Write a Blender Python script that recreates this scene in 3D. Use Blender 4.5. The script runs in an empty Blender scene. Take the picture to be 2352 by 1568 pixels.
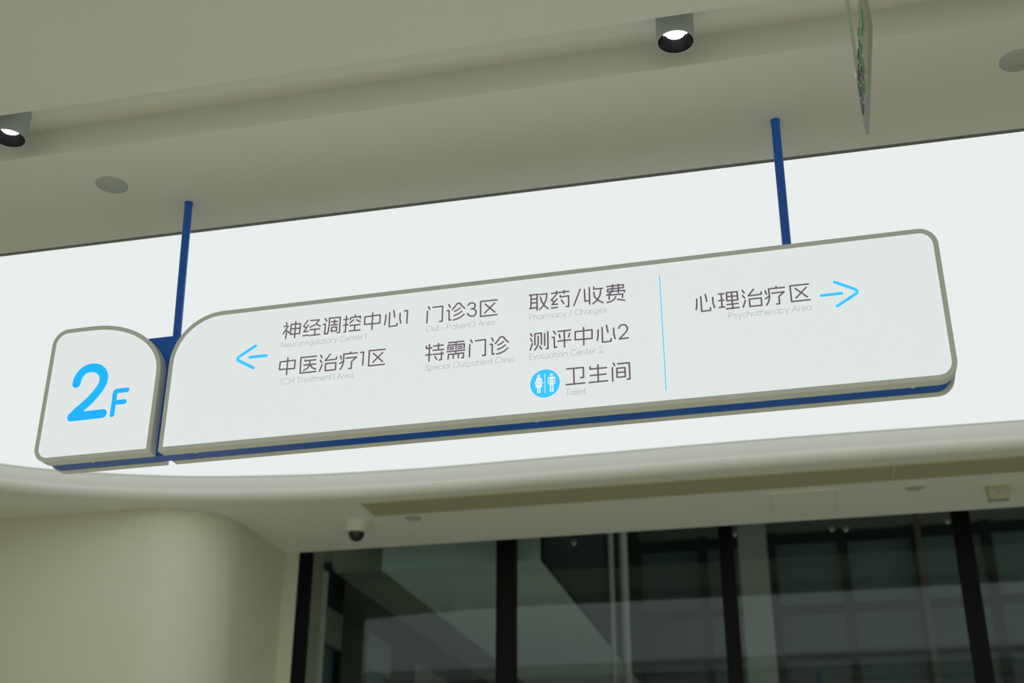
import bpy, bmesh, math
from mathutils import Vector, Matrix

S = bpy.context.scene
COL = S.collection

# ------------------------------------------------------------------ camera
FPX, PITCH, YAW, ROLL = 2886.15, 0.4368177, -0.2321399, 0.0026933
CX, CY = 1176.0, 784.0
CAM = Vector((0, 0, 1.6))
fw = Vector((math.cos(PITCH)*math.sin(YAW), math.cos(PITCH)*math.cos(YAW), math.sin(PITCH)))
_r = Vector((math.cos(YAW), -math.sin(YAW), 0)); _u = _r.cross(fw)
rt = _r*math.cos(ROLL) + _u*math.sin(ROLL)
up = -_r*math.sin(ROLL) + _u*math.cos(ROLL)
cd = bpy.data.cameras.new('camera'); cam = bpy.data.objects.new('camera', cd); COL.objects.link(cam)
cam.matrix_world = Matrix(((rt.x, up.x, -fw.x, CAM.x), (rt.y, up.y, -fw.y, CAM.y), (rt.z, up.z, -fw.z, CAM.z), (0, 0, 0, 1)))
cd.sensor_fit = 'HORIZONTAL'; cd.sensor_width = 36.0; cd.lens = 36.0*FPX/2352.0
cd.dof.use_dof = True; cd.dof.focus_distance = 3.75; cd.dof.aperture_fstop = 2.6
cd.clip_start = 0.05; cd.clip_end = 200
S.camera = cam

# ------------------------------------------------------------------ world, exposure
w = bpy.data.worlds.new('world'); S.world = w; w.use_nodes = True
bg = w.node_tree.nodes['Background']
bg.inputs[0].default_value = (0.97, 1.0, 0.91, 1); bg.inputs[1].default_value = 0.80
S.view_settings.view_transform = 'Standard'; S.view_settings.look = 'None'
S.view_settings.gamma = 1.0; S.view_settings.use_curve_mapping = False
S.view_settings.exposure = 0.0

def ray(x, y): return rt*((x-CX)/FPX) - up*((y-CY)/FPX) + fw
def on_z(x, y, z): d = ray(x, y); return CAM + d*((z-CAM.z)/d.z)
def on_y(x, y, Y): d = ray(x, y); return CAM + d*(Y/d.y)
def on_x(x, y, X): d = ray(x, y); return CAM + d*(X/d.x)

# ------------------------------------------------------------------ materials
def mat(name, color, rough=0.6, metal=0.0, emis=None, estr=1.0, spec=0.4, noise=0.0, nscale=8.0, bump=0.0):
    m = bpy.data.materials.new(name); m.use_nodes = True
    nt = m.node_tree; p = nt.nodes['Principled BSDF']
    p.inputs['Base Color'].default_value = (*color, 1)
    p.inputs['Roughness'].default_value = rough; p.inputs['Metallic'].default_value = metal
    p.inputs['Specular IOR Level'].default_value = spec
    if emis:
        p.inputs['Emission Color'].default_value = (*emis, 1); p.inputs['Emission Strength'].default_value = estr
    if noise or bump:
        tc = nt.nodes.new('ShaderNodeTexCoord'); nz = nt.nodes.new('ShaderNodeTexNoise')
        nz.inputs['Scale'].default_value = nscale; nz.inputs['Detail'].default_value = 4
        nt.links.new(tc.outputs['Object'], nz.inputs['Vector'])
        if noise:
            mx = nt.nodes.new('ShaderNodeMix'); mx.data_type = 'RGBA'
            mx.inputs['A'].default_value = (*[c*(1-noise) for c in color], 1)
            mx.inputs['B'].default_value = (*[min(1, c*(1+noise)) for c in color], 1)
            nt.links.new(nz.outputs['Fac'], mx.inputs['Factor'])
            nt.links.new(mx.outputs['Result'], p.inputs['Base Color'])
        if bump:
            b = nt.nodes.new('ShaderNodeBump'); b.inputs['Strength'].default_value = bump; b.inputs['Distance'].default_value = 0.002
            nt.links.new(nz.outputs['Fac'], b.inputs['Height']); nt.links.new(b.outputs['Normal'], p.inputs['Normal'])
    return m

def emit(name, color, strength):
    m = bpy.data.materials.new(name); m.use_nodes = True; nt = m.node_tree
    nt.nodes.remove(nt.nodes['Principled BSDF'])
    e = nt.nodes.new('ShaderNodeEmission'); e.inputs[0].default_value = (*color, 1); e.inputs[1].default_value = strength
    nt.links.new(e.outputs[0], nt.nodes['Material Output'].inputs[0])
    return m

def glass(name, tint, r0=0.045):
    m = bpy.data.materials.new(name); m.use_nodes = True; nt = m.node_tree
    nt.nodes.remove(nt.nodes['Principled BSDF'])
    lw = nt.nodes.new('ShaderNodeLayerWeight'); lw.inputs[0].default_value = 0.5
    pw = nt.nodes.new('ShaderNodeMath'); pw.operation = 'POWER'; pw.inputs[1].default_value = 5
    ma = nt.nodes.new('ShaderNodeMath'); ma.operation = 'MULTIPLY_ADD'; ma.inputs[1].default_value = 1-r0; ma.inputs[2].default_value = r0
    nt.links.new(lw.outputs['Facing'], pw.inputs[0]); nt.links.new(pw.outputs[0], ma.inputs[0])
    t = nt.nodes.new('ShaderNodeBsdfTransparent'); t.inputs[0].default_value = (*tint, 1)
    g = nt.nodes.new('ShaderNodeBsdfGlossy'); g.inputs['Roughness'].default_value = 0.0; g.inputs[0].default_value = (0.93, 1, 0.97, 1)
    mx = nt.nodes.new('ShaderNodeMixShader')
    nt.links.new(ma.outputs[0], mx.inputs[0]); nt.links.new(t.outputs[0], mx.inputs[1]); nt.links.new(g.outputs[0], mx.inputs[2])
    nt.links.new(mx.outputs[0], nt.nodes['Material Output'].inputs[0])
    return m

M = dict(
    paint=mat('ceiling_paint', (0.855, 0.865, 0.84), 0.85, spec=0.2, noise=0.02, nscale=3, bump=0.02),
    wall=mat('wall_paint', (0.67, 0.665, 0.545), 0.85, spec=0.2, noise=0.03, nscale=2.5, bump=0.03),
    floor=mat('floor_terrazzo', (0.68, 0.655, 0.50), 0.4, noise=0.08, nscale=40),
    trim=mat('trim_grey', (0.22, 0.23, 0.22), 0.5),
    olive=mat('trim_olive', (0.34, 0.35, 0.16), 0.6),
    membrane=emit('light_membrane', (0.95, 1.0, 0.98), 0.86),
    alu=mat('sign_aluminium', (0.85, 0.875, 0.89), 0.45, metal=0.0, noise=0.03, nscale=30),
    blue=mat('sign_blue', (0.012, 0.14, 0.72), 0.28, spec=0.5),
    face=mat('lit_acrylic', (0.66, 0.70, 0.69), 0.35, emis=(0.555, 0.583, 0.625), estr=0.97, spec=0.12),
    ink=mat('grey_ink', (0.10, 0.085, 0.10), 0.5, emis=(0.130, 0.104, 0.130), estr=0.85, spec=0.2),
    pale=mat('pale_ink', (0.34, 0.36, 0.37), 0.5, emis=(0.80, 0.85, 0.88), estr=0.42, spec=0.2),
    cyan=mat('cyan_vinyl', (0.03, 0.35, 0.75), 0.5, emis=(0.035, 0.45, 0.95), estr=1.0, spec=0.2),
    azure=mat('azure_vinyl', (0.01, 0.28, 0.75), 0.5, emis=(0.012, 0.35, 1.0), estr=1.0, spec=0.2),
    white=mat('white_plastic', (0.72, 0.72, 0.66), 0.45),
    pearl=mat('grey_cover', (0.50, 0.55, 0.55), 0.55),
    cream=mat('cream_plastic', (0.48, 0.48, 0.34), 0.5),
    black=mat('black_gloss', (0.006, 0.007, 0.008), 0.12, spec=0.6),
    matte=mat('black_matte', (0.012, 0.012, 0.012), 0.6),
    reflector=mat('black_reflector', (0.02, 0.022, 0.024), 0.16, metal=0.6),
    lamp=emit('lamp_disc', (0.95, 0.97, 1.0), 14.0),
    vent=mat('vent_metal', (0.56, 0.54, 0.385), 0.55),
    dark=mat('dark_void', (0.10, 0.10, 0.07), 0.8),
    frame=mat('door_frame', (0.005, 0.006, 0.006), 0.5, spec=0.12),
    glass=glass('door_glass', (0.78, 0.845, 0.85), 0.030),
    steel=mat('steel', (0.62, 0.66, 0.66), 0.22, metal=1.0),
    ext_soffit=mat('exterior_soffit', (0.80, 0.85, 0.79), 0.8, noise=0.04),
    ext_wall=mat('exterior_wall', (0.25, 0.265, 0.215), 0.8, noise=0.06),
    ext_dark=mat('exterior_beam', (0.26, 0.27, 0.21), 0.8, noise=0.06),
    canopy_side_shade=mat('canopy_side_shade', (0.012, 0.014, 0.013), 0.6, spec=0.2),
    teal=mat('teal_glazing', (0.005, 0.028, 0.042), 0.25, spec=0.3, noise=0.35, nscale=1.2),
    slat=mat('exterior_panel', (0.09, 0.13, 0.13), 0.6, noise=0.2, nscale=3),
    brown=mat('brown_post', (0.09, 0.06, 0.04), 0.7),
    extfloor=mat('exterior_paving', (0.62, 0.62, 0.58), 0.8, noise=0.1, nscale=6),
    clear=mat('clear_acrylic', (0.36, 0.39, 0.37), 0.3, spec=0.4),
    slate=mat('slate_print', (0.035, 0.035, 0.045), 0.5),
    green=mat('green_print', (0.02, 0.42, 0.05), 0.5),
    dgreen=mat('dark_green_print', (0.01, 0.12, 0.04), 0.5),
)

# ------------------------------------------------------------------ helpers
def mesh(name, verts, faces, m, parent=None, smooth=None):
    """verts in world space; parents are unrotated empties or meshes, so only their origin is subtracted"""
    o_ = world_origin(parent) if parent else Vector((0, 0, 0))
    me = bpy.data.meshes.new(name)
    me.from_pydata([tuple(Vector(v)-o_) for v in verts], [], faces)
    bm = bmesh.new(); bm.from_mesh(me)
    bmesh.ops.recalc_face_normals(bm, faces=bm.faces)
    if smooth is not None:
        for f in bm.faces: f.smooth = True
        for e in bm.edges:
            if len(e.link_faces) == 2 and e.calc_face_angle(0) > smooth: e.smooth = False
    bm.to_mesh(me); bm.free()
    me.materials.append(m)
    o = bpy.data.objects.new(name, me); COL.objects.link(o)
    if parent: o.parent = parent
    return o

def world_origin(o):
    v = Vector((0, 0, 0))
    while o: v += o.location; o = o.parent
    return v

def empty(name, loc, label, cat, group=None):
    e = bpy.data.objects.new(name, None); COL.objects.link(e); e.location = loc; e.empty_display_size = 0.1
    tag(e, label, cat, group); return e

def tag(o, label=None, cat=None, group=None, kind=None):
    if label: o['label'] = label
    if cat: o['category'] = cat
    if group: o['group'] = group
    if kind: o['kind'] = kind
    return o

def struct(o): o['kind'] = 'structure'; return o

class MB:
    def __init__(s): s.v = []; s.f = []
    def add(s, v, f):
        n = len(s.v); s.v += [Vector(p) for p in v]; s.f += [tuple(i+n for i in q) for q in f]; return s
    def box(s, a, b):
        x0, y0, z0 = a; x1, y1, z1 = b
        return s.add([(x0,y0,z0),(x1,y0,z0),(x1,y1,z0),(x0,y1,z0),(x0,y0,z1),(x1,y0,z1),(x1,y1,z1),(x0,y1,z1)],
                     [(0,3,2,1),(4,5,6,7),(0,1,5,4),(1,2,6,5),(2,3,7,6),(3,0,4,7)])
    def lathe(s, prof, c, n=40, ends=True):
        c = Vector(c); m = len(prof); v = []
        for i in range(n):
            a = 2*math.pi*i/n
            for r, z in prof: v.append(c + Vector((r*math.cos(a), r*math.sin(a), z)))
        f = [(i*m+j, ((i+1) % n)*m+j, ((i+1) % n)*m+j+1, i*m+j+1) for i in range(n) for j in range(m-1)]
        if ends:
            f += [tuple(i*m for i in range(n))[::-1], tuple(i*m+m-1 for i in range(n))]
        return s.add(v, f)
    def tube(s, a, b, r, n=24):
        a = Vector(a); b = Vector(b); d = (b-a).normalized()
        x = d.cross(Vector((0, 1, 0.01))).normalized(); y = d.cross(x)
        v = [p + x*(r*math.cos(2*math.pi*i/n)) + y*(r*math.sin(2*math.pi*i/n)) for p in (a, b) for i in range(n)]
        f = [(i, (i+1) % n, n+(i+1) % n, n+i) for i in range(n)] + [tuple(range(n))[::-1], tuple(range(n, 2*n))]
        return s.add(v, f)
    def build(s, name, m, parent=None, smooth=None): return mesh(name, s.v, s.f, m, parent, smooth)

def slab(name, poly, z0, z1, m, parent=None):
    """vertical prism over an xy polygon"""
    n = len(poly)
    v = [(x, y, z0) for x, y in poly] + [(x, y, z1) for x, y in poly]
    f = [tuple(range(n))[::-1], tuple(range(n, 2*n))] + [(i, (i+1) % n, n+(i+1) % n, n+i) for i in range(n)]
    return mesh(name, v, f, m, parent)

# ------------------------------------------------------------------ the room shell
ZC = CAM.z + 2.285            # underside of every flat ceiling
ZM = CAM.z + 2.42             # light membrane
YN, YA0, YA1 = 2.792, 3.0215, 3.590   # slot near edge, slot far wall, edge of the bulkhead
YH, YG = 7.708, 8.13          # door head edge, glass plane
XL, XR = -9.0, 8.0

struct(MB().box((XL, -18, -0.1), (XR, YG+0.1, 0)).build('floor', M['floor']))
# ceiling: near field, slot, bulkhead that carries the sign
near = struct(MB().box((XL, -2.5, ZC), (XR, YN, ZC+0.4)).build('ceiling', M['paint']))
struct(MB().box((XL, YN, CAM.z+2.386), (XR, YA0, ZC+0.4)).build('ceiling_slot', M['paint']))
struct(MB().box((XL, YA0, ZC), (XR, YA1, ZC+0.4)).build('ceiling_bulkhead', M['paint']))
struct(MB().box((XL, YA1-0.011, ZC-0.003), (XR, YA1+0.003, ZC+0.012)).build('trim_1', M['trim']))
# light membrane and the curved border of the far soffit
bpts = [(-5.6, 3.3), (-5.45, 4.3), (-5.2, 5.0), (-4.9, 5.52), (-4.45, 6.0), (-4.10, 6.22), (-3.70, 6.385), (-3.32, 6.49),
        (-2.82, 6.575), (-2.45, 6.605), (-2.03, 6.62), (-1.5, 6.607), (-1.0, 6.595), (-0.4, 6.58), (0.2, 6.577), (1.2, 6.59), (3, 6.6), (XR, 6.6)]
def catmull(p, k=6):
    out = []
    for i in range(len(p)-1):
        a, b, c, d = [Vector(p[max(0, min(len(p)-1, j))]) for j in (i-1, i, i+1, i+2)]
        for t in range(k):
            u = t/k; out.append(0.5*((2*b)+(c-a)*u+(2*a-5*b+4*c-d)*u*u+(3*b-a-3*c+d)*u**3))
    out.append(Vector(p[-1])); return out
bord = catmull(bpts)
mem_poly = [(p.x, p.y) for p in bord] + [(XR, YA1-0.05), (-5.58, YA1-0.05)]
mem_poly = [(x, max(y, YA1-0.05)) for x, y in mem_poly]
tag(struct(slab('ceiling_light_membrane', mem_poly, ZM, ZM+0.02, M['membrane'])))
# fascia profile swept along the border: (outward offset, height)
prof = [(0.0, ZM+0.03), (0.0, ZM), (0.012, ZC+0.065)] + [(0.015+0.07*(1-math.cos(a)), ZC + 0.06*(1-math.sin(a))) for a in [i*math.pi/2/12 for i in range(13)]]
nrm = []
for i, p in enumerate(bord):
    t = (bord[min(i+1, len(bord)-1)] - bord[max(i-1, 0)]).normalized(); nrm.append(Vector((-t.y, t.x)))
v = []; f = []
k = len(prof)
for p, n in zip(bord, nrm):
    for o_, z in prof: q = p + n*o_; v.append((q.x, q.y, z))
for i in range(len(bord)-1):
    for j in range(k-1): f.append((i*k+j, (i+1)*k+j, (i+1)*k+j+1, i*k+j+1))
# flat soffit from the end of the profile to the far side, ends with an upturned edge at the door head
base = len(v); nb = len(bord)
far = []
for i, (p, n) in enumerate(zip(bord, nrm)):
    q = p + n*0.085
    if i < nb*0.22: far.append((XL, q.y))
    else: far.append((q.x if i > nb*0.35 else min(q.x, XL+ (q.x-XL)*(i/nb-0.22)/0.13), YH))
for x, y in far: v.append((x, y, ZC))
for i in range(nb-1): f.append((i*k+k-1, (i+1)*k+k-1, base+i+1, base+i))
v += [(XL, YH, ZC), (XR, YH, ZC), (XR, YH, ZC+0.45), (XL, YH, ZC+0.45)]
f.append((len(v)-4, len(v)-3, len(v)-2, len(v)-1))
sof = struct(mesh('ceiling_soffit', v, f, M['paint'], smooth=0.7))
# thin trim where membrane and fascia meet
v = []; f = []
for p, n in zip(bord, nrm):
    for dx, dz in ((-0.002, 0.001), (-0.002, -0.003), (0.002, -0.003), (0.002, 0.001)):
        q = p + n*dx; v.append((q.x, q.y, ZM+dz))
for i in range(nb-1):
    for j in range(4): f.append((i*4+j, (i+1)*4+j, (i+1)*4+(j+1) % 4, i*4+(j+1) % 4))
struct(mesh('trim_2', v, f, M['olive']))

# beige wall with a round corner beside the glass doors
wp = [(XL, 6.582), (-3.79, 6.582)]
wp += [(-3.79 + 0.41*math.sin(a), 7.022 - 0.44*math.cos(a)) for a in [i*math.pi/2/20 for i in range(1, 21)]]
wp += [(-3.385, YH-0.004), (-3.283, YH-0.004), (-3.283, YG+0.12), (XL, YG+0.12)]
n = len(wp)
v = [(x, y, 0) for x, y in wp] + [(x, y, ZC+0.001) for x, y in wp]
struct(mesh('wall_back', v, [(i, (i+1) % n, n+(i+1) % n, n+i) for i in range(n)], M['wall'], smooth=0.5))
struct(MB().box((XL-0.1, -9, 0), (XL, YG, ZC+0.4)).build('wall_left', M['wall']))
struct(MB().box((XR, -9, 0), (XR+0.1, YG, ZC+0.4)).build('wall_right', M['wall']))
# closed pocket above the glass, behind the soffit edge
struct(MB().box((-3.4, YH, ZC+0.43), (XR, YG+0.15, ZC+0.5)).build('ceiling_recess', M['paint']))

# ------------------------------------------------------------------ glazed door wall
def gx(px, py): return on_y(px, py, YG).x
mulls = [(-3.283, -3.272), (gx(1144.2, 1250), gx(1184.6, 1250)), (gx(1651, 1235), gx(1683.5, 1235)), (gx(2190, 1220), gx(2229.5, 1220))]
w4 = mulls[3][0]-mulls[2][0]
mulls.append((mulls[3][0]+1.55, mulls[3][1]+1.55)); mulls.append((mulls[4][0]+1.55, mulls[4][1]+1.55)); mulls.append((XR-0.1, XR))
win = struct(MB().box((mulls[0][0], YG-0.03, ZC+0.36), (XR, YG+0.05, ZC+0.43)).build('window_1', M['frame']))
MB().box((-3.2835, YH-0.006, 0), (-3.272, 7.93, ZC+0.05)).build('jamb', M['frame'], win)
MB().box((-3.2832, 7.93, 0), (-3.272, YG-0.007, ZC+0.05)).build('jamb_panel', M['ext_wall'], win)
for a, b in mulls[1:]: MB().box((a, YG-0.05, 0), (b, YG+0.05, ZC+0.37)).build('mullion', M['frame'], win)
for (a, b), (c, d) in zip(mulls[:-1], mulls[1:]):
    MB().box((b-0.005, YG-0.006, 0.02), (c+0.005, YG+0.006, ZC+0.37)).build('glass_pane', M['glass'], win)
# round point fixings of the glass
for px, py in ((1687, 1226), (1911, 1214), (1943, 1215), (2177, 1196.5), (1318, 1246)):
    c = on_y(px, py, YG-0.012)
    fx = MB(); 
    for rr, y0, y1 in ((0.020, -0.006, 0.0), (0.012, -0.016, -0.004)):
        nn = 20; vv = [c+Vector((rr*math.cos(2*math.pi*i/nn), y, rr*math.sin(2*math.pi*i/nn))) for y in (y0, y1+0.006) for i in range(nn)]
        fx.add(vv, [tuple(range(nn)), tuple(range(nn, 2*nn))[::-1]]+[(i, nn+i, nn+(i+1) % nn, (i+1) % nn) for i in range(nn)])
    fx.build('point_fixing', M['steel'], win, smooth=0.6)

# ------------------------------------------------------------------ the hanging sign
SY = -0.0200354
ex = Vector((math.cos(SY), math.sin(SY), 0)); ey = Vector((-math.sin(SY), math.cos(SY), 0))
D0 = 3.300
def SP(s, z, d=D0): return CAM*1 + ex*s + ey*d + Vector((0, 0, z))
def onsign(x, y, d=D0):
    q = ray(x, y); P = q*(d/q.dot(ey)); return P.dot(ex), P.z
sign_base = SP(-1.0, 1.342, 3.36)
sign = empty('hanging_sign', sign_base, 'long double-sided illuminated directory sign on two blue rods under the ceiling', 'sign')

def outline(l, r, b, t, TL, TR, BR, BL, i=0.0, n=16):
    l += i; r -= i; b += i; t -= i; pts = []
    for (cx, cz, sx, sz, R, a0) in ((l, t, 1, -1, TL, 180), (r, t, -1, -1, TR, 90), (r, b, -1, 1, BR, 0), (l, b, 1, 1, BL, 270)):
        rx = max(R[0]-i, 0.0005); rz = max(R[1]-i, 0.0005)
        for k_ in range(n+1):
            a = math.radians(a0 - 90.0*k_/n)
            pts.append((cx+sx*rx+rx*math.cos(a), cz+sz*rz+rz*math.sin(a)))
    return pts
LP = dict(l=-2.432, r=-2.017, b=1.342, t=1.810, TL=(0.055, 0.055), TR=(0.27, 0.19), BR=(0.001, 0.001), BL=(0.05, 0.05))
MP = dict(l=-1.9885, r=0.393, b=1.342, t=1.810, TL=(0.17, 0.17), TR=(0.052, 0.055), BR=(0.052, 0.055), BL=(0.001, 0.001))
FW, LIP = 0.0142, 0.0025

def lightbox(name, P, d0, d1, label, flip=False):
    """aluminium tray: ring on the outer face, side walls, closed inner side; face panel set behind the ring"""
    o = outline(**P); i_ = outline(i=FW, **P); n = len(o)
    dl = d0 + (LIP if not flip else -LIP)
    v = [SP(s, z, d0) for s, z in o] + [SP(s, z, d0) for s, z in i_] + [SP(s, z, dl) for s, z in i_] + [SP(s, z, d1) for s, z in o]
    f = []
    for a in range(n):
        b = (a+1) % n
        f += [(a, b, n+b, n+a), (n+a, n+b, 2*n+b, 2*n+a), (a, 3*n+a, 3*n+b, b)]
    f.append(tuple(range(3*n, 4*n)))
    fr = mesh(name, v, f, M['alu'], sign, smooth=0.5); fr['label'] = label
    mesh('face_panel', [SP(s, z, dl) for s, z in i_], [tuple(range(n))], M['face'], fr)
    return fr
T1, T2, T3 = D0+0.038, D0+0.086, D0+0.1225
num_box = lightbox('floor_number_box', LP, D0, T1, 'small lit panel with the floor number 2F')
dir_box = lightbox('directory_box', MP, D0, T1, 'long lit panel with the department names and arrows')
nb2 = lightbox('floor_number_box', LP, T3, T2+0.006, 'rear small lit panel', True)
db2 = lightbox('directory_box', MP, T3, T2+0.006, 'rear long lit panel', True)
# blue core plate
core = MB()
def prism(pts, d0, d1):
    n = len(pts); core.add([SP(s, z, d) for d in (d0, d1) for s, z in pts], [tuple(range(n)), tuple(range(n, 2*n))[::-1]]+[(i, n+i, n+(i+1) % n, (i+1) % n) for i in range(n)])
def core_outline(P):
    Q = dict(P); Q['l'] += 0.008; Q['r'] -= 0.008; Q['t'] -= 0.01
    return outline(**Q)
prism(core_outline(LP), T1, T2); prism(core_outline(MP), T1, T2)
prism([(-2.06, 1.3422), (-1.95, 1.3422), (-1.95, 1.760), (-2.10, 1.760)], T1+0.0001, T2-0.0001)
core.build('core_plate', M['blue'], sign, smooth=0.5)['label'] = 'blue core plate between the lit panels'
gap = MB()
for P in (LP, MP):
    q = outline(i=0.016, **P); n = len(q)
    gap.add([SP(s, z, d) for d in (T2-0.001, T2+0.007) for s, z in q], [(i, n+i, n+(i+1) % n, (i+1) % n) for i in range(n)])
gap.build('spacer', M['blue'], sign)
DM = D0+0.062
for (tx, ty), (bx, by) in (((434.5, 456), (407.0, 765)), ((1781, 286), (1806.5, 558))):
    s1, z1 = onsign(tx, ty, DM); s0, z0 = onsign(bx, by, DM)
    def at(z): return s0+(s1-s0)*(z-z0)/(z1-z0)
    zt = ZC-CAM.z
    MB().tube(SP(at(1.65), 1.65, DM), SP(at(zt+0.002), zt+0.002, DM), 0.0137, 28).build('hanging_rod', M['blue'], sign, smooth=0.6)
    rg = MB().lathe([(0.0137, -0.0008), (0.0152, -0.0008), (0.0152, 0.001), (0.0137, 0.001)], SP(at(zt), zt, DM), 28, ends=False)
    rg.build('rod_collar', M['blue'], sign)
# screws under the boxes
for px, py, d in ((213, 1060.5, T1-0.003), (252.5, 1073, T3-0.016), (450.5, 1039.5, T1-0.003), (472.5, 1052, T3-0.030), (1234, 970, T1-0.003), (1244, 985.5, T3-0.028), (2097, 889.5, T1-0.003), (2094, 907, T3-0.026)):
    P = on_z(px, py, CAM.z+1.342); s = (P-CAM).dot(ex)
    sc = MB().lathe([(0.0052, 0.001), (0.0052, -0.0008), (0.0040, -0.0022), (0.0022, -0.0022), (0.0020, -0.0006)], SP(s, 1.342, d), 16)
    so = sc.build('screw', M['alu'], sign, smooth=0.6)
    MB().lathe([(0.0066, 0.0005), (0.0066, -0.0003), (0.0052, -0.0003)], SP(s, 1.342, d), 18, ends=False).build('washer', M['alu'], so)

# ---- lettering: strokes with round ends, flat print on the face panel
DF = D0 + LIP - 0.0006
def ribbon(mb, pts, w, d=DF, nseg=10, frame=None):
    F = frame or (lambda s, z: SP(s, z, d))
    P = [Vector(p) for p in pts]; h = w/2
    for a, b in zip(P[:-1], P[1:]):
        t = b-a
        if t.length < 1e-6: continue
        t.normalize(); n = Vector((-t.y, t.x))*h
        mb.add([F(*q) for q in (a+n, b+n, b-n, a-n)], [(3, 2, 1, 0)])
    for p in P:
        mb.add([F(p.x+h*math.cos(2*math.pi*i/nseg), p.y+h*math.sin(2*math.pi*i/nseg)) for i in range(nseg)], [tuple(range(nseg))])

CROPS = {1: (620, 700, 6.9176), 2: (950, 670, 7.8385), 3: (1190, 640, 7.8414), 4: (1190, 820, 8.1103), 5: (1570, 620, 5.4698), 6: (500, 760, 13.069), 7: (60, 720, 4.02)}
def cp(c, x, y):
    ox, oy, k = CROPS[c]; return onsign(ox+x/k, oy+y/k, D0+LIP)
def strokes(c, txt):
    out = []
    for st in txt.split(';'):
        nums = [tuple(map(float, q.split(','))) for q in st.split()]
        out.append([cp(c, x, y) for x, y in nums])
    return out
G = {}
def glyph(ch, c, txt): G[ch] = strokes(c, txt)
glyph('shen', 1, '262,285 272,312;228,342 293,336 212,460;268,410 250,535;287,420 305,445;340,312 485,298 472,455 325,468 340,312;335,383 478,370;413,265 392,520')
glyph('jing', 1, '602,248 538,340 575,363;615,320 540,428 607,420;525,492 605,482;650,250 785,238 730,310 640,355;752,312 800,338;640,395 790,380;718,390 708,480;628,490 793,468')
glyph('tiao', 1, '880,220 903,260;850,310 885,307 868,462 893,458;1068,442 1105,438 1120,198 948,213 942,330 930,410 912,462;980,270 1075,262;1030,242 1027,312;975,322 1075,312;985,358 1062,350 1058,412 975,420 985,358')
glyph('kong', 1, '1178,235 1245,225;1217,178 1200,428 1175,432;1172,325 1242,315;1358,160 1358,192;1278,235 1282,205 1440,182 1436,215;1330,240 1272,288;1380,238 1438,268;1275,330 1430,312;1350,325 1345,405;1262,415 1432,400')
glyph('zhong', 1, '1512,192 1755,160 1745,290 1502,312 1512,192;1635,128 1620,388')
glyph('xin', 1, '1845,160 1838,250 1822,318;1905,125 1895,345 2018,330 2022,292;1970,92 1983,195;2070,135 2066,220 2080,290')
glyph('one', 1, '2140,97 2188,90 2175,292')
glyph('yi', 1, '742,815 495,838 480,1085 728,1058;560,875 558,891 728,872;638,885 632,955 600,1005 535,1042;540,958 730,938;640,955 675,1000 728,1020')
glyph('zhi', 1, '808,800 830,840;802,880 825,918;830,952 785,1055;962,785 878,885 1055,862 1062,828;885,935 1048,918 1040,1030 878,1045 885,935')
glyph('liao', 1, '1280,748 1280,770;1390,762 1175,783 1172,900 1150,975 1115,1025;1125,812 1135,862;1160,898 1110,932;1212,848 1378,828 1298,900 1292,1008 1252,1012')
glyph('qu', 1, '1832,705 1580,730 1568,970 1822,942;1645,770 1790,900;1795,755 1635,915')
glyph('men', 2, '268,268 292,312;250,350 240,562;350,282 525,258 515,530 468,535')
glyph('zhen', 2, '635,230 662,282;605,342 640,338 638,512 672,505;697,325 740,275 785,212 838,208 870,252 920,298;740,352 795,325 838,290;730,430 805,398 870,350;715,508 775,492 840,462 912,402')
glyph('three', 2, '985,243 1003,216 1030,202 1055,199 1085,206 1105,226 1111,250 1103,278 1085,297 1060,306 1040,308;1060,306 1095,315 1118,335 1126,362 1121,395 1103,422 1075,438 1045,442 1015,436 990,418 972,392')
glyph('te', 2, '232,978 230,1022 328,1008;288,948 278,1248;222,1142 322,1130;365,978 535,958;450,930 448,1040;350,1055 540,1035;355,1130 535,1110;505,1080 500,1220 462,1228;385,1168 415,1215')
glyph('xu', 2, '632,918 902,890;618,1042 625,962 915,938 908,1015;765,905 765,1030;655,1000 722,992;655,1035 722,1027;803,985 872,976;803,1022 872,1012;605,1080 922,1048;762,1075 760,1115;622,1212 628,1130 900,1100 895,1185 865,1188;715,1125 715,1200;805,1115 805,1190')
glyph('qu3', 3, '208,298 362,280;235,298 232,535;342,285 342,565;245,370 335,360;245,442 335,430;208,540 352,515;392,285 520,270 505,380 460,480 388,555;402,330 430,420 480,490 540,540')
glyph('yao', 3, '605,265 915,228;695,228 693,280;828,212 827,262;680,298 600,385 638,412;702,365 612,468 710,458;600,530 708,517;760,300 758,330 910,308 912,500 868,500;782,385 825,450')
glyph('slash', 3, '1118,192 1005,485')
glyph('shou', 3, '1195,195 1205,408 1280,392;1282,158 1290,458;1365,152 1362,190 1520,172;1490,185 1478,290 1430,385 1345,452;1365,245 1375,320 1430,385 1530,432')
glyph('fei', 3, '1598,145 1895,108 1895,160 1612,192 1610,238 1918,208 1915,238;1702,108 1700,200 1665,262 1592,300;1802,98 1808,250;1640,372 1640,297 1885,275 1880,340;1758,325 1735,370 1680,410 1602,430;1790,370 1920,390')
glyph('ce', 3, '225,990 252,1035;225,1080 252,1128;258,1165 220,1285;305,1192 302,992 420,978 422,1180;362,1035 362,1170 340,1230 300,1285;388,1218 425,1268;478,990 480,1200;535,955 540,1255 502,1258')
glyph('ping', 3, '640,945 675,998;612,1058 650,1053 655,1240 695,1230;718,950 945,925;740,1002 755,1065;928,982 910,1048;718,1125 950,1098;832,945 838,1230')
glyph('two', 3, '1815,893 1825,862 1850,838 1880,828 1912,828 1942,842 1964,870 1969,905 1955,945 1920,985 1825,1085 1985,1065')
glyph('wei', 4, '905,222 1215,192 1220,378 1165,382;1035,215 1045,500;900,515 1245,480')
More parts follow.
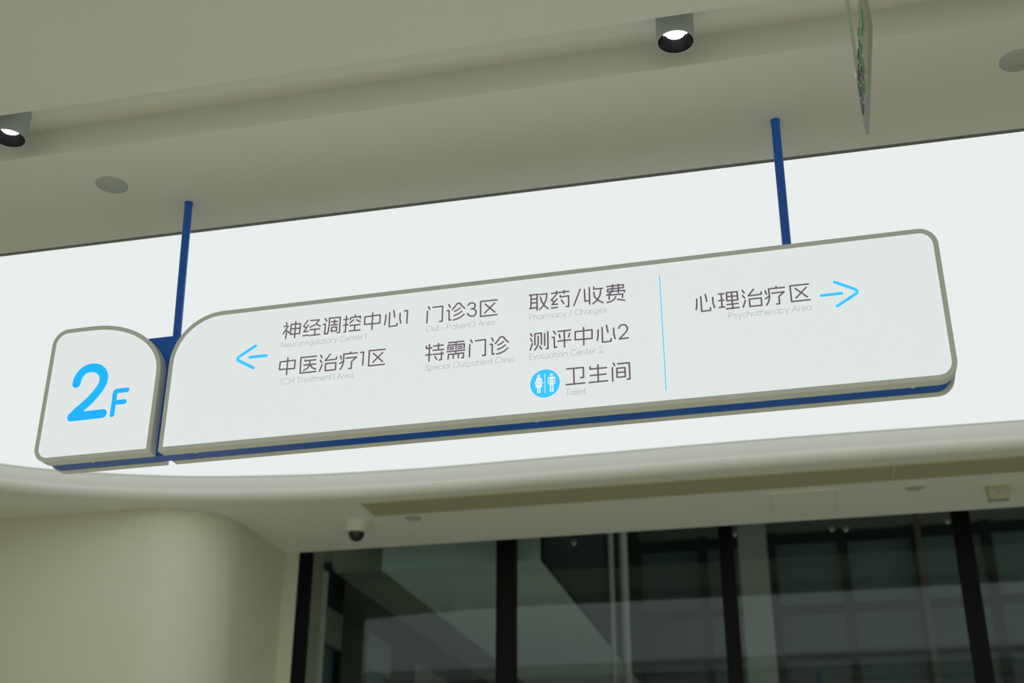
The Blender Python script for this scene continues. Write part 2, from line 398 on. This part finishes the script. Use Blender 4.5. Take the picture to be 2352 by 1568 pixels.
glyph('sheng', 4, '1340,182 1342,225 1645,195;1487,145 1495,455;1348,345 1635,315;1322,475 1668,440')
glyph('jian', 4, '1775,112 1800,158;1755,198 1765,448;1858,125 2070,105 2085,405 2035,412;1838,210 1990,195 2000,362 1845,378 1838,210;1845,288 1992,275')
glyph('li', 5, '438,303 505,297;443,385 508,378;450,472 518,463;472,300 485,468;538,285 672,272 682,375 545,388 538,285;542,335 675,325;602,280 620,485;548,435 685,420;540,488 698,470')
SW = 0.0048
def line(items, m='ink', wd=SW):
    mb = MB()
    for it in items:
        if isinstance(it, str): ss = G[it]
        else:
            ch, c, x, y = it; a = G[ch][0][0]; b = cp(c, x, y)
            ss = [[(p[0]+b[0]-a[0], p[1]+b[1]-a[1]) for p in st] for st in G[ch]]
        for st in ss: ribbon(mb, st, wd)
    return mb.build('lettering', M[m], dir_box)
line(['shen', 'jing', 'tiao', 'kong', 'zhong', 'xin', 'one'])
line([('zhong', 1, 165, 908), 'yi', 'zhi', 'liao', ('one', 1, 1442, 757), 'qu'])
line(['men', 'zhen', 'three', ('qu', 2, 1502, 145)])
line(['te', 'xu', ('men', 2, 1030, 868), ('zhen', 2, 1408, 832)])
line(['qu3', 'yao', 'slash', 'shou', 'fei'])
line(['ce', 'ping', ('zhong', 3, 1030, 956), ('xin', 3, 1441, 920), 'two'])
line(['wei', 'sheng', 'jian'])
line([('xin', 5, 165, 365), 'li', ('zhi', 5, 736, 256), ('liao', 5, 1161, 208), ('qu', 5, 1568, 176)])

# ---- light monoline latin letters (cap height 1, x-height 0.66)
def arc(cx, cy, rx, ry, a0, a1, n=14):
    return [(cx+rx*math.cos(math.radians(a0+(a1-a0)*i/n)), cy+ry*math.sin(math.radians(a0+(a1-a0)*i/n))) for i in range(n+1)]
X = 0.66; H = X/2
L = {
 'A': (0.76, [[(0.02, 0), (0.38, 1), (0.74, 0)], [(0.14, 0.32), (0.62, 0.32)]]),
 'C': (0.84, [arc(0.5, 0.5, 0.46, 0.5, 48, 312, 20)]),
 'E': (0.56, [[(0.5, 1), (0.06, 1), (0.06, 0), (0.5, 0)], [(0.06, 0.52), (0.45, 0.52)]]),
 'M': (0.92, [[(0.06, 0), (0.10, 1), (0.46, 0.25), (0.82, 1), (0.86, 0)]]),
 'N': (0.76, [[(0.06, 0), (0.06, 1), (0.70, 0), (0.70, 1)]]),
 'O': (0.98, [arc(0.49, 0.5, 0.44, 0.5, 0, 360, 28)]),
 'P': (0.62, [[(0.06, 0), (0.06, 1), (0.34, 1)] + arc(0.34, 0.735, 0.24, 0.265, 90, -90, 12) + [(0.06, 0.47)]]),
 'S': (0.62, [arc(0.31, 0.745, 0.24, 0.255, 30, 200, 10) + [(0.12, 0.6), (0.48, 0.44)] + arc(0.31, 0.255, 0.26, 0.255, 30, -150, 12)]),
 'T': (0.68, [[(0.02, 1), (0.66, 1)], [(0.34, 1), (0.34, 0)]]),
 'a': (0.66, [arc(0.32, H, 0.27, H, 0, 360, 22), [(0.59, X), (0.59, 0)]]),
 'c': (0.58, [arc(0.33, H, 0.28, H, 48, 312, 16)]),
 'e': (0.64, [[(0.06, H), (0.60, H)] + arc(0.33, H, 0.27, H, 0, 315, 20)]),
 'g': (0.66, [arc(0.32, H, 0.27, H, 0, 360, 22), [(0.59, X), (0.59, -0.06)] + arc(0.33, -0.06, 0.26, 0.22, 0, -150, 12)]),
 'h': (0.60, [[(0.07, 1), (0.07, 0)], [(0.07, 0.40)] + arc(0.30, 0.40, 0.23, 0.26, 180, 0, 12) + [(0.53, 0)]]),
 'i': (0.20, [[(0.10, X), (0.10, 0)], [(0.10, 0.88), (0.10, 0.90)]]),
 'l': (0.24, [[(0.08, 1), (0.08, 0.08), (0.12, 0.0), (0.18, 0.0)]]),
 'm': (0.94, [[(0.07, X), (0.07, 0)], [(0.07, 0.42)] + arc(0.27, 0.42, 0.20, 0.24, 180, 0, 12) + [(0.47, 0)], [(0.47, 0.42)] + arc(0.67, 0.42, 0.20, 0.24, 180, 0, 12) + [(0.87, 0)]]),
 'n': (0.60, [[(0.07, X), (0.07, 0)], [(0.07, 0.40)] + arc(0.30, 0.40, 0.23, 0.26, 180, 0, 12) + [(0.53, 0)]]),
 'o': (0.66, [arc(0.33, H, 0.28, H, 0, 360, 22)]),
 'p': (0.66, [arc(0.34, H, 0.27, H, 0, 360, 22), [(0.07, X), (0.07, -0.3)]]),
 'r': (0.38, [[(0.07, X), (0.07, 0)], [(0.07, 0.40)] + arc(0.30, 0.40, 0.23, 0.26, 180, 80, 8)]),
 's': (0.50, [[(0.42, 0.58)] + arc(0.25, 0.49, 0.18, 0.17, 60, 210, 9) + [(0.36, 0.31)] + arc(0.25, 0.17, 0.19, 0.17, 40, -140, 10)]),
 't': (0.40, [[(0.16, 0.92), (0.16, 0.12), (0.22, 0.02), (0.34, 0.0)], [(0.02, X), (0.34, X)]]),
 'u': (0.60, [[(0.07, X), (0.07, 0.26)] + arc(0.30, 0.26, 0.23, 0.26, 180, 360, 12) + [(0.53, X)], [(0.53, 0.26), (0.53, 0)]]),
 'v': (0.56, [[(0.03, X), (0.28, 0), (0.53, X)]]),
 'y': (0.58, [[(0.03, X), (0.30, 0.02)], [(0.55, X), (0.18, -0.3)]]),
 '1': (0.34, [[(0.02, 0.86), (0.22, 1), (0.22, 0)]]),
 '2': (0.62, [arc(0.30, 0.70, 0.25, 0.30, 165, -30, 14) + [(0.05, 0), (0.58, 0)]]),
 '3': (0.62, [arc(0.29, 0.76, 0.22, 0.24, 150, -90, 14), arc(0.29, 0.26, 0.26, 0.26, 90, -150, 14)]),
 '-': (0.46, [[(0.08, 0.38), (0.38, 0.38)]]),
 '/': (0.42, [[(0.02, -0.05), (0.40, 1)]]),
 ' ': (0.26, []), '_': (0.06, []),
}
def latin(txt, c, x0, y0, x1, y1, cap=0.0184, wd=0.0023):
    a = Vector(cp(c, x0, y0)); b = Vector(cp(c, x1, y1)); tot = sum(L[ch][0]+0.06 for ch in txt)-0.06
    sx = (b.x-a.x)/tot; mb = MB(); u = 0
    dz = (b.y-a.y)/tot
    for ch in txt:
        for st in L[ch][1]:
            ribbon(mb, [(a.x+(u+px)*sx, a.y+(u+px)*dz+py*cap) for px, py in st], wd, nseg=6)
        u += L[ch][0]+0.06
    mb.build('small_lettering', M['pale'], dir_box)
latin('Neuroregulatory Center_1', 1, 178, 682, 1540, 540)
latin('TCM Treatment_1 Area', 1, 142, 1272, 1322, 1150)
latin('Out - Patient3 Area', 2, 222, 720, 1464, 592)
latin('Special Outpatient Clinic', 2, 203, 1420, 1828, 1254)
latin('Pharmacy / Charges', 3, 200, 750, 1598, 598)
latin('Evaluation Center 2', 3, 200, 1464, 1536, 1326)
latin('Toilet', 4, 890, 712, 1270, 676)
latin('Psychotherapy Area', 5, 566, 612, 1614, 500, cap=0.0186)

# ---- arrows, divider, toilet symbol, floor number
def px_scale(c): 
    a = cp(c, 500, 500); b = cp(c, 600, 500); return abs(b[0]-a[0])/100
def marks(name, c, txt, w_, m, parent, d=DF):
    mb = MB()
    for st in strokes(c, txt): ribbon(mb, st, w_*px_scale(c), d=d, nseg=24)
    return mb.build(name, M[m], parent)
marks('arrow', 6, '1142,447 650,770 612,808 600,840 612,872 640,897 1072,1108;975,790 1462,737', 88, 'cyan', dir_box)
marks('arrow', 5, '1897,152 2150,240 2178,258 2182,278 2168,298 1932,453;1733,322 1988,293', 40, 'cyan', dir_box)
mb = MB(); ribbon(mb, [onsign(1514.4, 631.5), onsign(1529.8, 895)], 0.0027); mb.build('divider_line', M['cyan'], dir_box)
c0 = Vector(cp(4, 502, 490)); rad = 0.5*(cp(4, 778, 465)[0]-cp(4, 226, 515)[0])
sym = mesh('toilet_symbol', [SP(c0.x+rad*math.cos(2*math.pi*i/64), c0.y+rad*math.sin(2*math.pi*i/64), DF) for i in range(64)], [tuple(range(64))], M['cyan'], dir_box)
sym['label'] = 'round blue toilet symbol'
pk = px_scale(4); DG = DF-0.0005; mb = MB()
def poly4(pts): mb.add([SP(*cp(4, x, y), DG) for x, y in pts], [tuple(range(len(pts)))])
for hx, hy in ((385, 352), (622, 328)):
    hc = cp(4, hx, hy); mb.add([SP(hc[0]+29*pk*math.cos(2*math.pi*i/24), hc[1]+29*pk*math.sin(2*math.pi*i/24), DG) for i in range(24)], [tuple(range(24))])
poly4([(352, 398), (424, 392), (432, 445), (452, 552), (322, 566), (346, 455)])
poly4([(590, 372), (660, 367), (662, 508), (592, 510)])
for txt, w_ in (('362,398 414,394', 24), ('350,408 318,505', 20), ('428,404 457,492', 20), ('370,560 369,666', 27), ('408,556 407,662', 27), ('498,315 503,668', 13),
                ('570,384 678,376', 26), ('566,390 567,500', 21), ('684,384 685,490', 21), ('606,500 606,640', 29), ('647,500 649,637', 29), ('330,556 445,546', 16)):
    for st in strokes(4, txt): ribbon(mb, st, w_*pk, d=DG, nseg=12)
wm = mb.build('figure_print', M['face'], dir_box)
wm['label'] = 'white woman and man figures'
marks('numeral', 7, '467,646 474,610 492,575 520,540 555,515 595,502 635,500 672,510 700,533 717,565 720,600 708,645 680,695 640,745 590,800 530,853 470,905 420,955 706,923', 76, 'azure', num_box)
marks('letter', 7, '794,934 824,728 832,718 848,713 934,704;816,822 908,812', 41, 'azure', num_box)

# ------------------------------------------------------------------ downlights in the ceiling slot
def downlight(x, y, label):
    z = ZC-0.001; t = empty('downlight', (x, y, z), label, 'downlight', 'downlights in the ceiling slot')
    R = 0.054
    MB().lathe([(R-0.0035, 0.0), (R, 0.0), (R, 0.102), (0.002, 0.102)], (x, y, z), 48, ends=False).build('housing', M['pearl'], t, smooth=0.6)
    rf = MB().lathe([(R-0.0034, 0.0005), (R-0.005, 0.0015), (R-0.010, 0.008), (0.032, 0.026), (0.0275, 0.032)], (x, y, z), 48, ends=False).build('reflector', M['reflector'], t, smooth=1.0)
    MB().lathe([(0.0285, 0.031), (0.0005, 0.031)], (x, y, z), 40, ends=False).build('lamp', M['lamp'], t)
    ld = bpy.data.lights.new('downlight_beam', 'SPOT'); ld.energy = 260; ld.spot_size = 0.75; ld.spot_blend = 0.5; ld.shadow_soft_size = 0.03; ld.color = (1, 0.99, 0.96)
    lo = bpy.data.objects.new('downlight_beam', ld); COL.objects.link(lo); lo.parent = t; lo.location = (0, 0, 0.004)
YD = 2.906
downlight(on_y(1552, 96, YD).x, YD, 'lit white cylindrical downlight in the ceiling slot beside the small hanging board')
downlight(on_y(53, 326, YD).x-0.056, YD, 'lit white cylindrical downlight in the ceiling slot at the floor number end of the sign')

# ------------------------------------------------------------------ round cover plates, dome camera, vents, panel, box
def cover(x, y, r, label, m='pearl', group=None, rim=None, drop=0.004):
    t = empty('ceiling_cover', (x, y, ZC), label, 'cover plate', group)
    MB().lathe([(0.0005, -drop), (r*0.9, -drop), (r, -drop*0.4), (r, 0.001)], (x, y, ZC), 48, ends=False).build('disc', M[m], t, smooth=0.5)
    MB().lathe([(r+0.0005, -0.0006), (r+0.0025, -0.0006), (r+0.0025, 0.001), (r+0.0005, 0.001)], (x, y, ZC), 48, ends=False).build('seat_ring', M['paint'], t)
    if rim: MB().lathe([(r*0.98, -0.001), (r*1.0, -rim), (r*1.12, -rim*0.7), (r*1.16, 0.001)], (x, y, ZC), 48, ends=False).build('rim', M['white'], t, smooth=0.6)
P = on_z(257, 424, ZC); cover(P.x, P.y, 0.0535, 'flat grey round cover plate on the bulkhead near the floor number end of the sign')
P = on_z(2339, 138, ZC); cover(P.x, P.y, 0.0535, 'flat grey round cover plate on the bulkhead beside the small hanging board')
P = on_z(949, 1189, ZC); cover(P.x, P.y, 0.053, 'flat grey round cover plate next to the dome camera')
P = on_z(2101, 1117, ZC); cover(P.x, P.y, 0.050, 'rimmed round cover plate between the access panel and the cream box', rim=0.012, drop=0.010)

P = on_z(820, 1199, ZC); t = empty('dome_camera', (P.x, P.y, ZC), 'white security dome camera with black bubble on the soffit', 'camera')
z_ = ZC
MB().lathe([(0.089, 0.001), (0.089, -0.008), (0.083, -0.020), (0.072, -0.045), (0.058, -0.062), (0.050, -0.064)], (P.x, P.y, z_), 40, ends=False).build('housing', M['white'], t, smooth=0.7)
MB().lathe([(0.051, -0.061), (0.051, -0.066), (0.049, -0.082), (0.043, -0.098), (0.032, -0.111), (0.016, -0.119), (0.0005, -0.121)], (P.x, P.y, z_), 40, ends=False).build('bubble', M['black'], t, smooth=1.2)
MB().lathe([(0.0515, -0.060), (0.0535, -0.064), (0.0515, -0.067)], (P.x, P.y, z_), 40, ends=False).build('ring', M['white'], t, smooth=1.2)
for a in (-70, -125):
    ar = math.radians(a); q = Vector((P.x+0.0735*math.cos(ar), P.y+0.0735*math.sin(ar), z_-0.034))
    MB().lathe([(0.004, -0.004), (0.004, 0.004)], q, 10).build('screw', M['trim'], t)

def vent(x0, x1, label):
    y0, y1 = 6.752, 7.012; t = empty('linear_vent', ((x0+x1)/2, (y0+y1)/2, ZC), label, 'vent', 'linear vents in the soffit')
    fr = MB()
    for a, b in (((x0, y0, ZC-0.010), (x1, y0+0.02, ZC+0.001)), ((x0, y1-0.02, ZC-0.010), (x1, y1, ZC+0.001)), ((x0, y0+0.02, ZC-0.010), (x0+0.02, y1-0.02, ZC+0.001)), ((x1-0.003, y0+0.02, ZC-0.010), (x1, y1-0.02, ZC+0.001))): fr.box(a, b)
    fr.build('frame', M['vent'], t)
    MB().box((x0+0.02, y0+0.02, ZC-0.0008), (x1-0.003, y1-0.02, ZC+0.0005)).build('backing', M['vent'], t)
    sl = MB(); nn = 13
    for i in range(nn):
        y = y0+0.024+(y1-y0-0.048)*(i+0.5)/nn
        sl.box((x0+0.02, y-0.0045, ZC-0.0095), (x1-0.003, y+0.0045, ZC-0.0006))
    tag(sl.build('slats', M['vent'], t), kind='stuff')
xs = on_z(2046, 1082, ZC).x
vent(-2.516, xs-0.001, 'long linear air vent on the soffit with a mitred end beside the dome camera')
vent(xs+0.001, 3.6, 'linear air vent on the soffit above the cream box')
# ceiling access panel
t = empty('access_panel', (0.04, 7.33, ZC), 'flush square access panel in the soffit beside the linear vent', 'panel')
MB().box((-0.141, 7.132, ZC-0.007), (0.2205, 7.532, ZC+0.001)).build('lid', M['paint'], t)
g = MB()
for a, b in (((-0.160, 7.112, ZC-0.007), (-0.1465, 7.552, ZC+0.0005)), ((0.226, 7.112, ZC-0.007), (0.2395, 7.552, ZC+0.0005)), ((-0.1465, 7.5375, ZC-0.007), (0.226, 7.552, ZC+0.0005)), ((-0.1465, 7.112, ZC-0.007), (0.226, 7.1265, ZC+0.0005))): g.box(a, b)
g.build('frame', M['paint'], t)
# cream sensor box under the soffit
P0 = on_z(2268, 1116, ZC); P1 = on_z(2315, 1112, ZC); yb = 7.26
t = empty('sensor_box', ((P0.x+P1.x)/2, yb, ZC), 'small cream sensor box screwed under the soffit by the glass wall', 'sensor')
x0, x1 = P0.x-0.002, P1.x+0.004
bz = ZC-0.075
bx = MB(); bx.add([(x0+0.002, yb, bz), (x1-0.002, yb, bz), (x1, yb+0.055, bz-0.004), (x0, yb+0.055, bz-0.004), (x0, yb-0.006, ZC), (x1, yb-0.006, ZC), (x1+0.002, yb+0.06, ZC), (x0-0.002, yb+0.06, ZC)],
      [(0,3,2,1),(4,5,6,7),(0,1,5,4),(1,2,6,5),(2,3,7,6),(3,0,4,7)])
bo = bx.build('case', M['cream'], t)
MB().box((x0-0.003, yb-0.009, ZC-0.008), (x1+0.004, yb+0.063, ZC+0.0005)).build('back_plate', M['cream'], t)
xc = (x0+x1)/2
MB().box((xc-0.004, yb-0.005, ZC-0.042), (xc+0.004, yb+0.002, ZC-0.034)).build('led', M['trim'], t)
for dx in (-0.045, -0.008, 0.008, 0.042):
    MB().box((xc+dx-0.004, yb+0.018, bz-0.005), (xc+dx+0.004, yb+0.030, bz+0.002)).build('terminal', M['trim'], t)

# ------------------------------------------------------------------ small hanging board seen edge-on
ZB = CAM.z + 1.80
f0 = on_z(1988.2, 309, ZB); n0 = on_z(1995.5, 60, ZB)           # print-side lower edge, far and near
f1 = on_z(1996.8, 308.5, ZB); n1 = on_z(2004.8, 59, ZB)         # other side
t = empty('hanging_board', (f0+n0)/2, 'thin clear board with green and dark print hanging edge-on from a white rod', 'sign')
far_top = on_y(1968.6, 196, f0.y); hgt = far_top.z-ZB
lean = (far_top - f0); lean = Vector((lean.x, 0, hgt))
v = [f0, f1, n1, n0]; v = v + [p+lean for p in v]
mesh('board', v, [(0,3,2,1),(4,5,6,7),(0,1,5,4),(1,2,6,5),(2,3,7,6),(3,0,4,7)], M['clear'], t)
off = (n0-f0).normalized(); nx = off.cross(lean).normalized(); 
if nx.x > 0: nx = -nx
def on_board(px, py):
    d = ray(px, py); p0 = f0 + nx*0.0006; P = CAM + d*((p0-CAM).dot(nx)/d.dot(nx)); q = P-f0
    return q.dot(off), q.dot(lean.normalized())
lu = lean.normalized()
def BF(a, b): return f0 + nx*0.0006 + off*a + lu*b
def bpx(x, y): return on_board(1900+x/4.75, y/4.75)
for m, txts, wd in (('green', ('375,100 378,180 392,320', '378,300 376,390', '340,300 338,400', '370,480 365,590', '373,618 404,800', '400,905 401,1025'), 0.008),
                ('dgreen', ('344,430 362,540', '368,866 397,1030'), 0.006),
                ('slate', ('336,530 334,655', '339,545 362,700', '369,715 361,840', '372,722 397,888', '337,690 356,915', '333,760 333,885', '337,908 362,1062', '362,942 388,1105', '364,1088 390,1250', '396,1130 393,1250'), 0.006)):
    for tx in txts:
        q = [tuple(map(float, p.split(','))) for p in tx.split()]; k_ = len(q); h_ = 5.0 if m != 'green' else 8.0
        pts = [bpx(x-h_, y) for x, y in q] + [bpx(x+h_, y) for x, y in q[::-1]]
        mesh('print_mark', [BF(*p) for p in pts], [(a, a+1, 2*k_-2-a, 2*k_-1-a) for a in range(k_-1)], M[m], t)
rp = on_x(1966, 143, (f0.x+lean.x)-0.0)
ry_ = max(min(rp.y, max(f0.y, n0.y)-0.02), min(f0.y, n0.y)+0.02)
rb = Vector((f0.x+lean.x+0.001, ry_, ZB+hgt))
MB().tube(rb-Vector((0, 0, 0.012)), (rb.x-0.002, rb.y, ZC+0.001), 0.0045, 14).build('hanging_rod', M['pearl'], t, smooth=0.6)
MB().lathe([(0.003, -0.012), (0.0085, -0.010), (0.0085, 0.004), (0.003, 0.006)], rb, 16).build('clamp', M['steel'], t, smooth=0.6)

# ------------------------------------------------------------------ beyond the glass: covered passage and facing building
yf = 14.0
def fx_(px, py): return on_y(px, py, yf).x
def fz_(px, py): return on_y(px, py, yf).z
struct(MB().box((-14, YG+0.16, -0.1), (16, yf+1, 0)).build('floor_outside', M['extfloor']))
struct(MB().box((-14, 11.2, 5.6), (16, yf+0.3, 5.8)).build('sky_blocker_slab', M['ext_dark']))  # unseen slab added to block sky light and darken the view outside
# canopy slab running away from the doors
yc = 8.30; zc = on_y(1241, 1287, yc).z
xr = on_y(1241, 1287, yc).x; xl = on_z(817.6, 1262, zc).x; xb = on_z(830, 1358, zc).x
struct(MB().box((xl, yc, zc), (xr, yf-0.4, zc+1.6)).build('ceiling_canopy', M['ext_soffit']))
struct(MB().box((xr+0.0005, yc-0.0009, zc+0.004), (xr+0.03, yf-0.4, zc+1.6)).build('canopy_shade_panel', M['canopy_side_shade']))  # panel added over the canopy's side; its dark colour stands in for shade
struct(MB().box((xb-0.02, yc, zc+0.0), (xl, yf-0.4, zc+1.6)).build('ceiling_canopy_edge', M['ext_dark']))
# left wing under the canopy: dark header beam, posts and panes
wing = empty('side_wing', (xb-0.3, 11, 0), 'dark framed glazed side wing seen through the left glass door', 'building')
MB().box((xb-0.35, yc, zc-0.16), (xb, yf-0.4, zc+0.02)).build('header_beam', M['frame'], wing)
def wy(px): return on_x(px, 1480, xb-0.14).y
posts = [(wy(790), wy(845)), (wy(905), wy(955)), (wy(1035), wy(1062))]
last = yc+0.02
for a, b in posts + [(yf-0.6, yf-0.4)]:
    MB().box((xb-0.30, a, 0), (xb-0.14, b, zc-0.16)).build('post', M['frame'], wing)
    MB().box((xb-0.20, last, zc-0.42), (xb-0.16, a, zc-0.16)).build('spandrel', M['ext_wall'], wing)
    MB().box((xb-0.24, last, zc-1.05), (xb-0.22, a, zc-0.42)).build('pane', M['slat'], wing)
    MB().box((xb-0.21, last, 0), (xb-0.18, a, zc-1.05)).build('panel', M['ext_wall'], wing)
    last = b
# facing building
fac = empty('facing_building', (2, yf, 0), 'dark teal glazed building across the courtyard behind the glass doors', 'building')
MB().box((-14, yf+0.1, 0), (16, yf+0.3, 12)).build('wall', M['dark'], fac)
vx = [fx_(1772, 1260), fx_(1936, 1260), fx_(2105, 1260), fx_(2268, 1260)]
stp = (vx[3]-vx[0])/3
vx = [vx[0]-stp*k_ for k_ in range(5, 0, -1)] + vx + [vx[3]+stp*k_ for k_ in range(1, 4)]
hz = [fz_(1900, 1238), fz_(1930, 1396), fz_(1950, 1500)]
dz = hz[0]-hz[1]
hz = [hz[0]+dz*k_ for k_ in (3, 2, 1)] + hz + [hz[2]-dz*k_ for k_ in (1, 2)]
for x in vx: MB().box((x-0.045, yf-0.12, 0), (x+0.045, yf+0.1, 12)).build('mullion', M['frame'], fac)
for z in hz: MB().box((-14, yf-0.08, z-0.04), (16, yf+0.1, z+0.04)).build('transom', M['frame'], fac)
for i in range(len(vx)-1):
    for j in range(len(hz)-1):
        m = M['teal'] if j != 3 else M['slat']
        MB().box((vx[i]+0.045, yf-0.02+0.01*((i*7+j*3) % 4), hz[j+1]+0.04), (vx[i+1]-0.045, yf+0.09, hz[j]-0.04)).build('pane', m, fac)
# column and pipes in the courtyard
yc2 = 12.6
struct(MB().box((on_y(1703, 1350, yc2).x, yc2, 0), (on_y(1768, 1350, yc2).x, yc2+0.4, 9)).build('wall_column', M['ext_wall']))
for px, r_, nm, lb, m in ((1434, 0.032, 'drain_pipe', 'pale vertical pipe behind the middle glass pane', 'ext_wall'), (1405, 0.022, 'drain_pipe', 'thinner dim vertical pipe beside the pale pipe behind the glass', 'ext_dark')):
    b = on_y(px, 1350, 11.0)
    o = MB().tube((b.x, b.y, 0), (b.x, b.y, 8), r_*1.2, 16).build('tmp', M[m], None, smooth=0.6)
    o.name = nm; tag(o, lb, 'pipe')
b = on_y(2125, 1350, 13.2)
o = MB().box((b.x-0.03, b.y-0.03, 0), (b.x+0.03, b.y+0.03, 8)).build('steel_post', M['brown']); tag(o, 'thin brown post in front of the teal building', 'post')
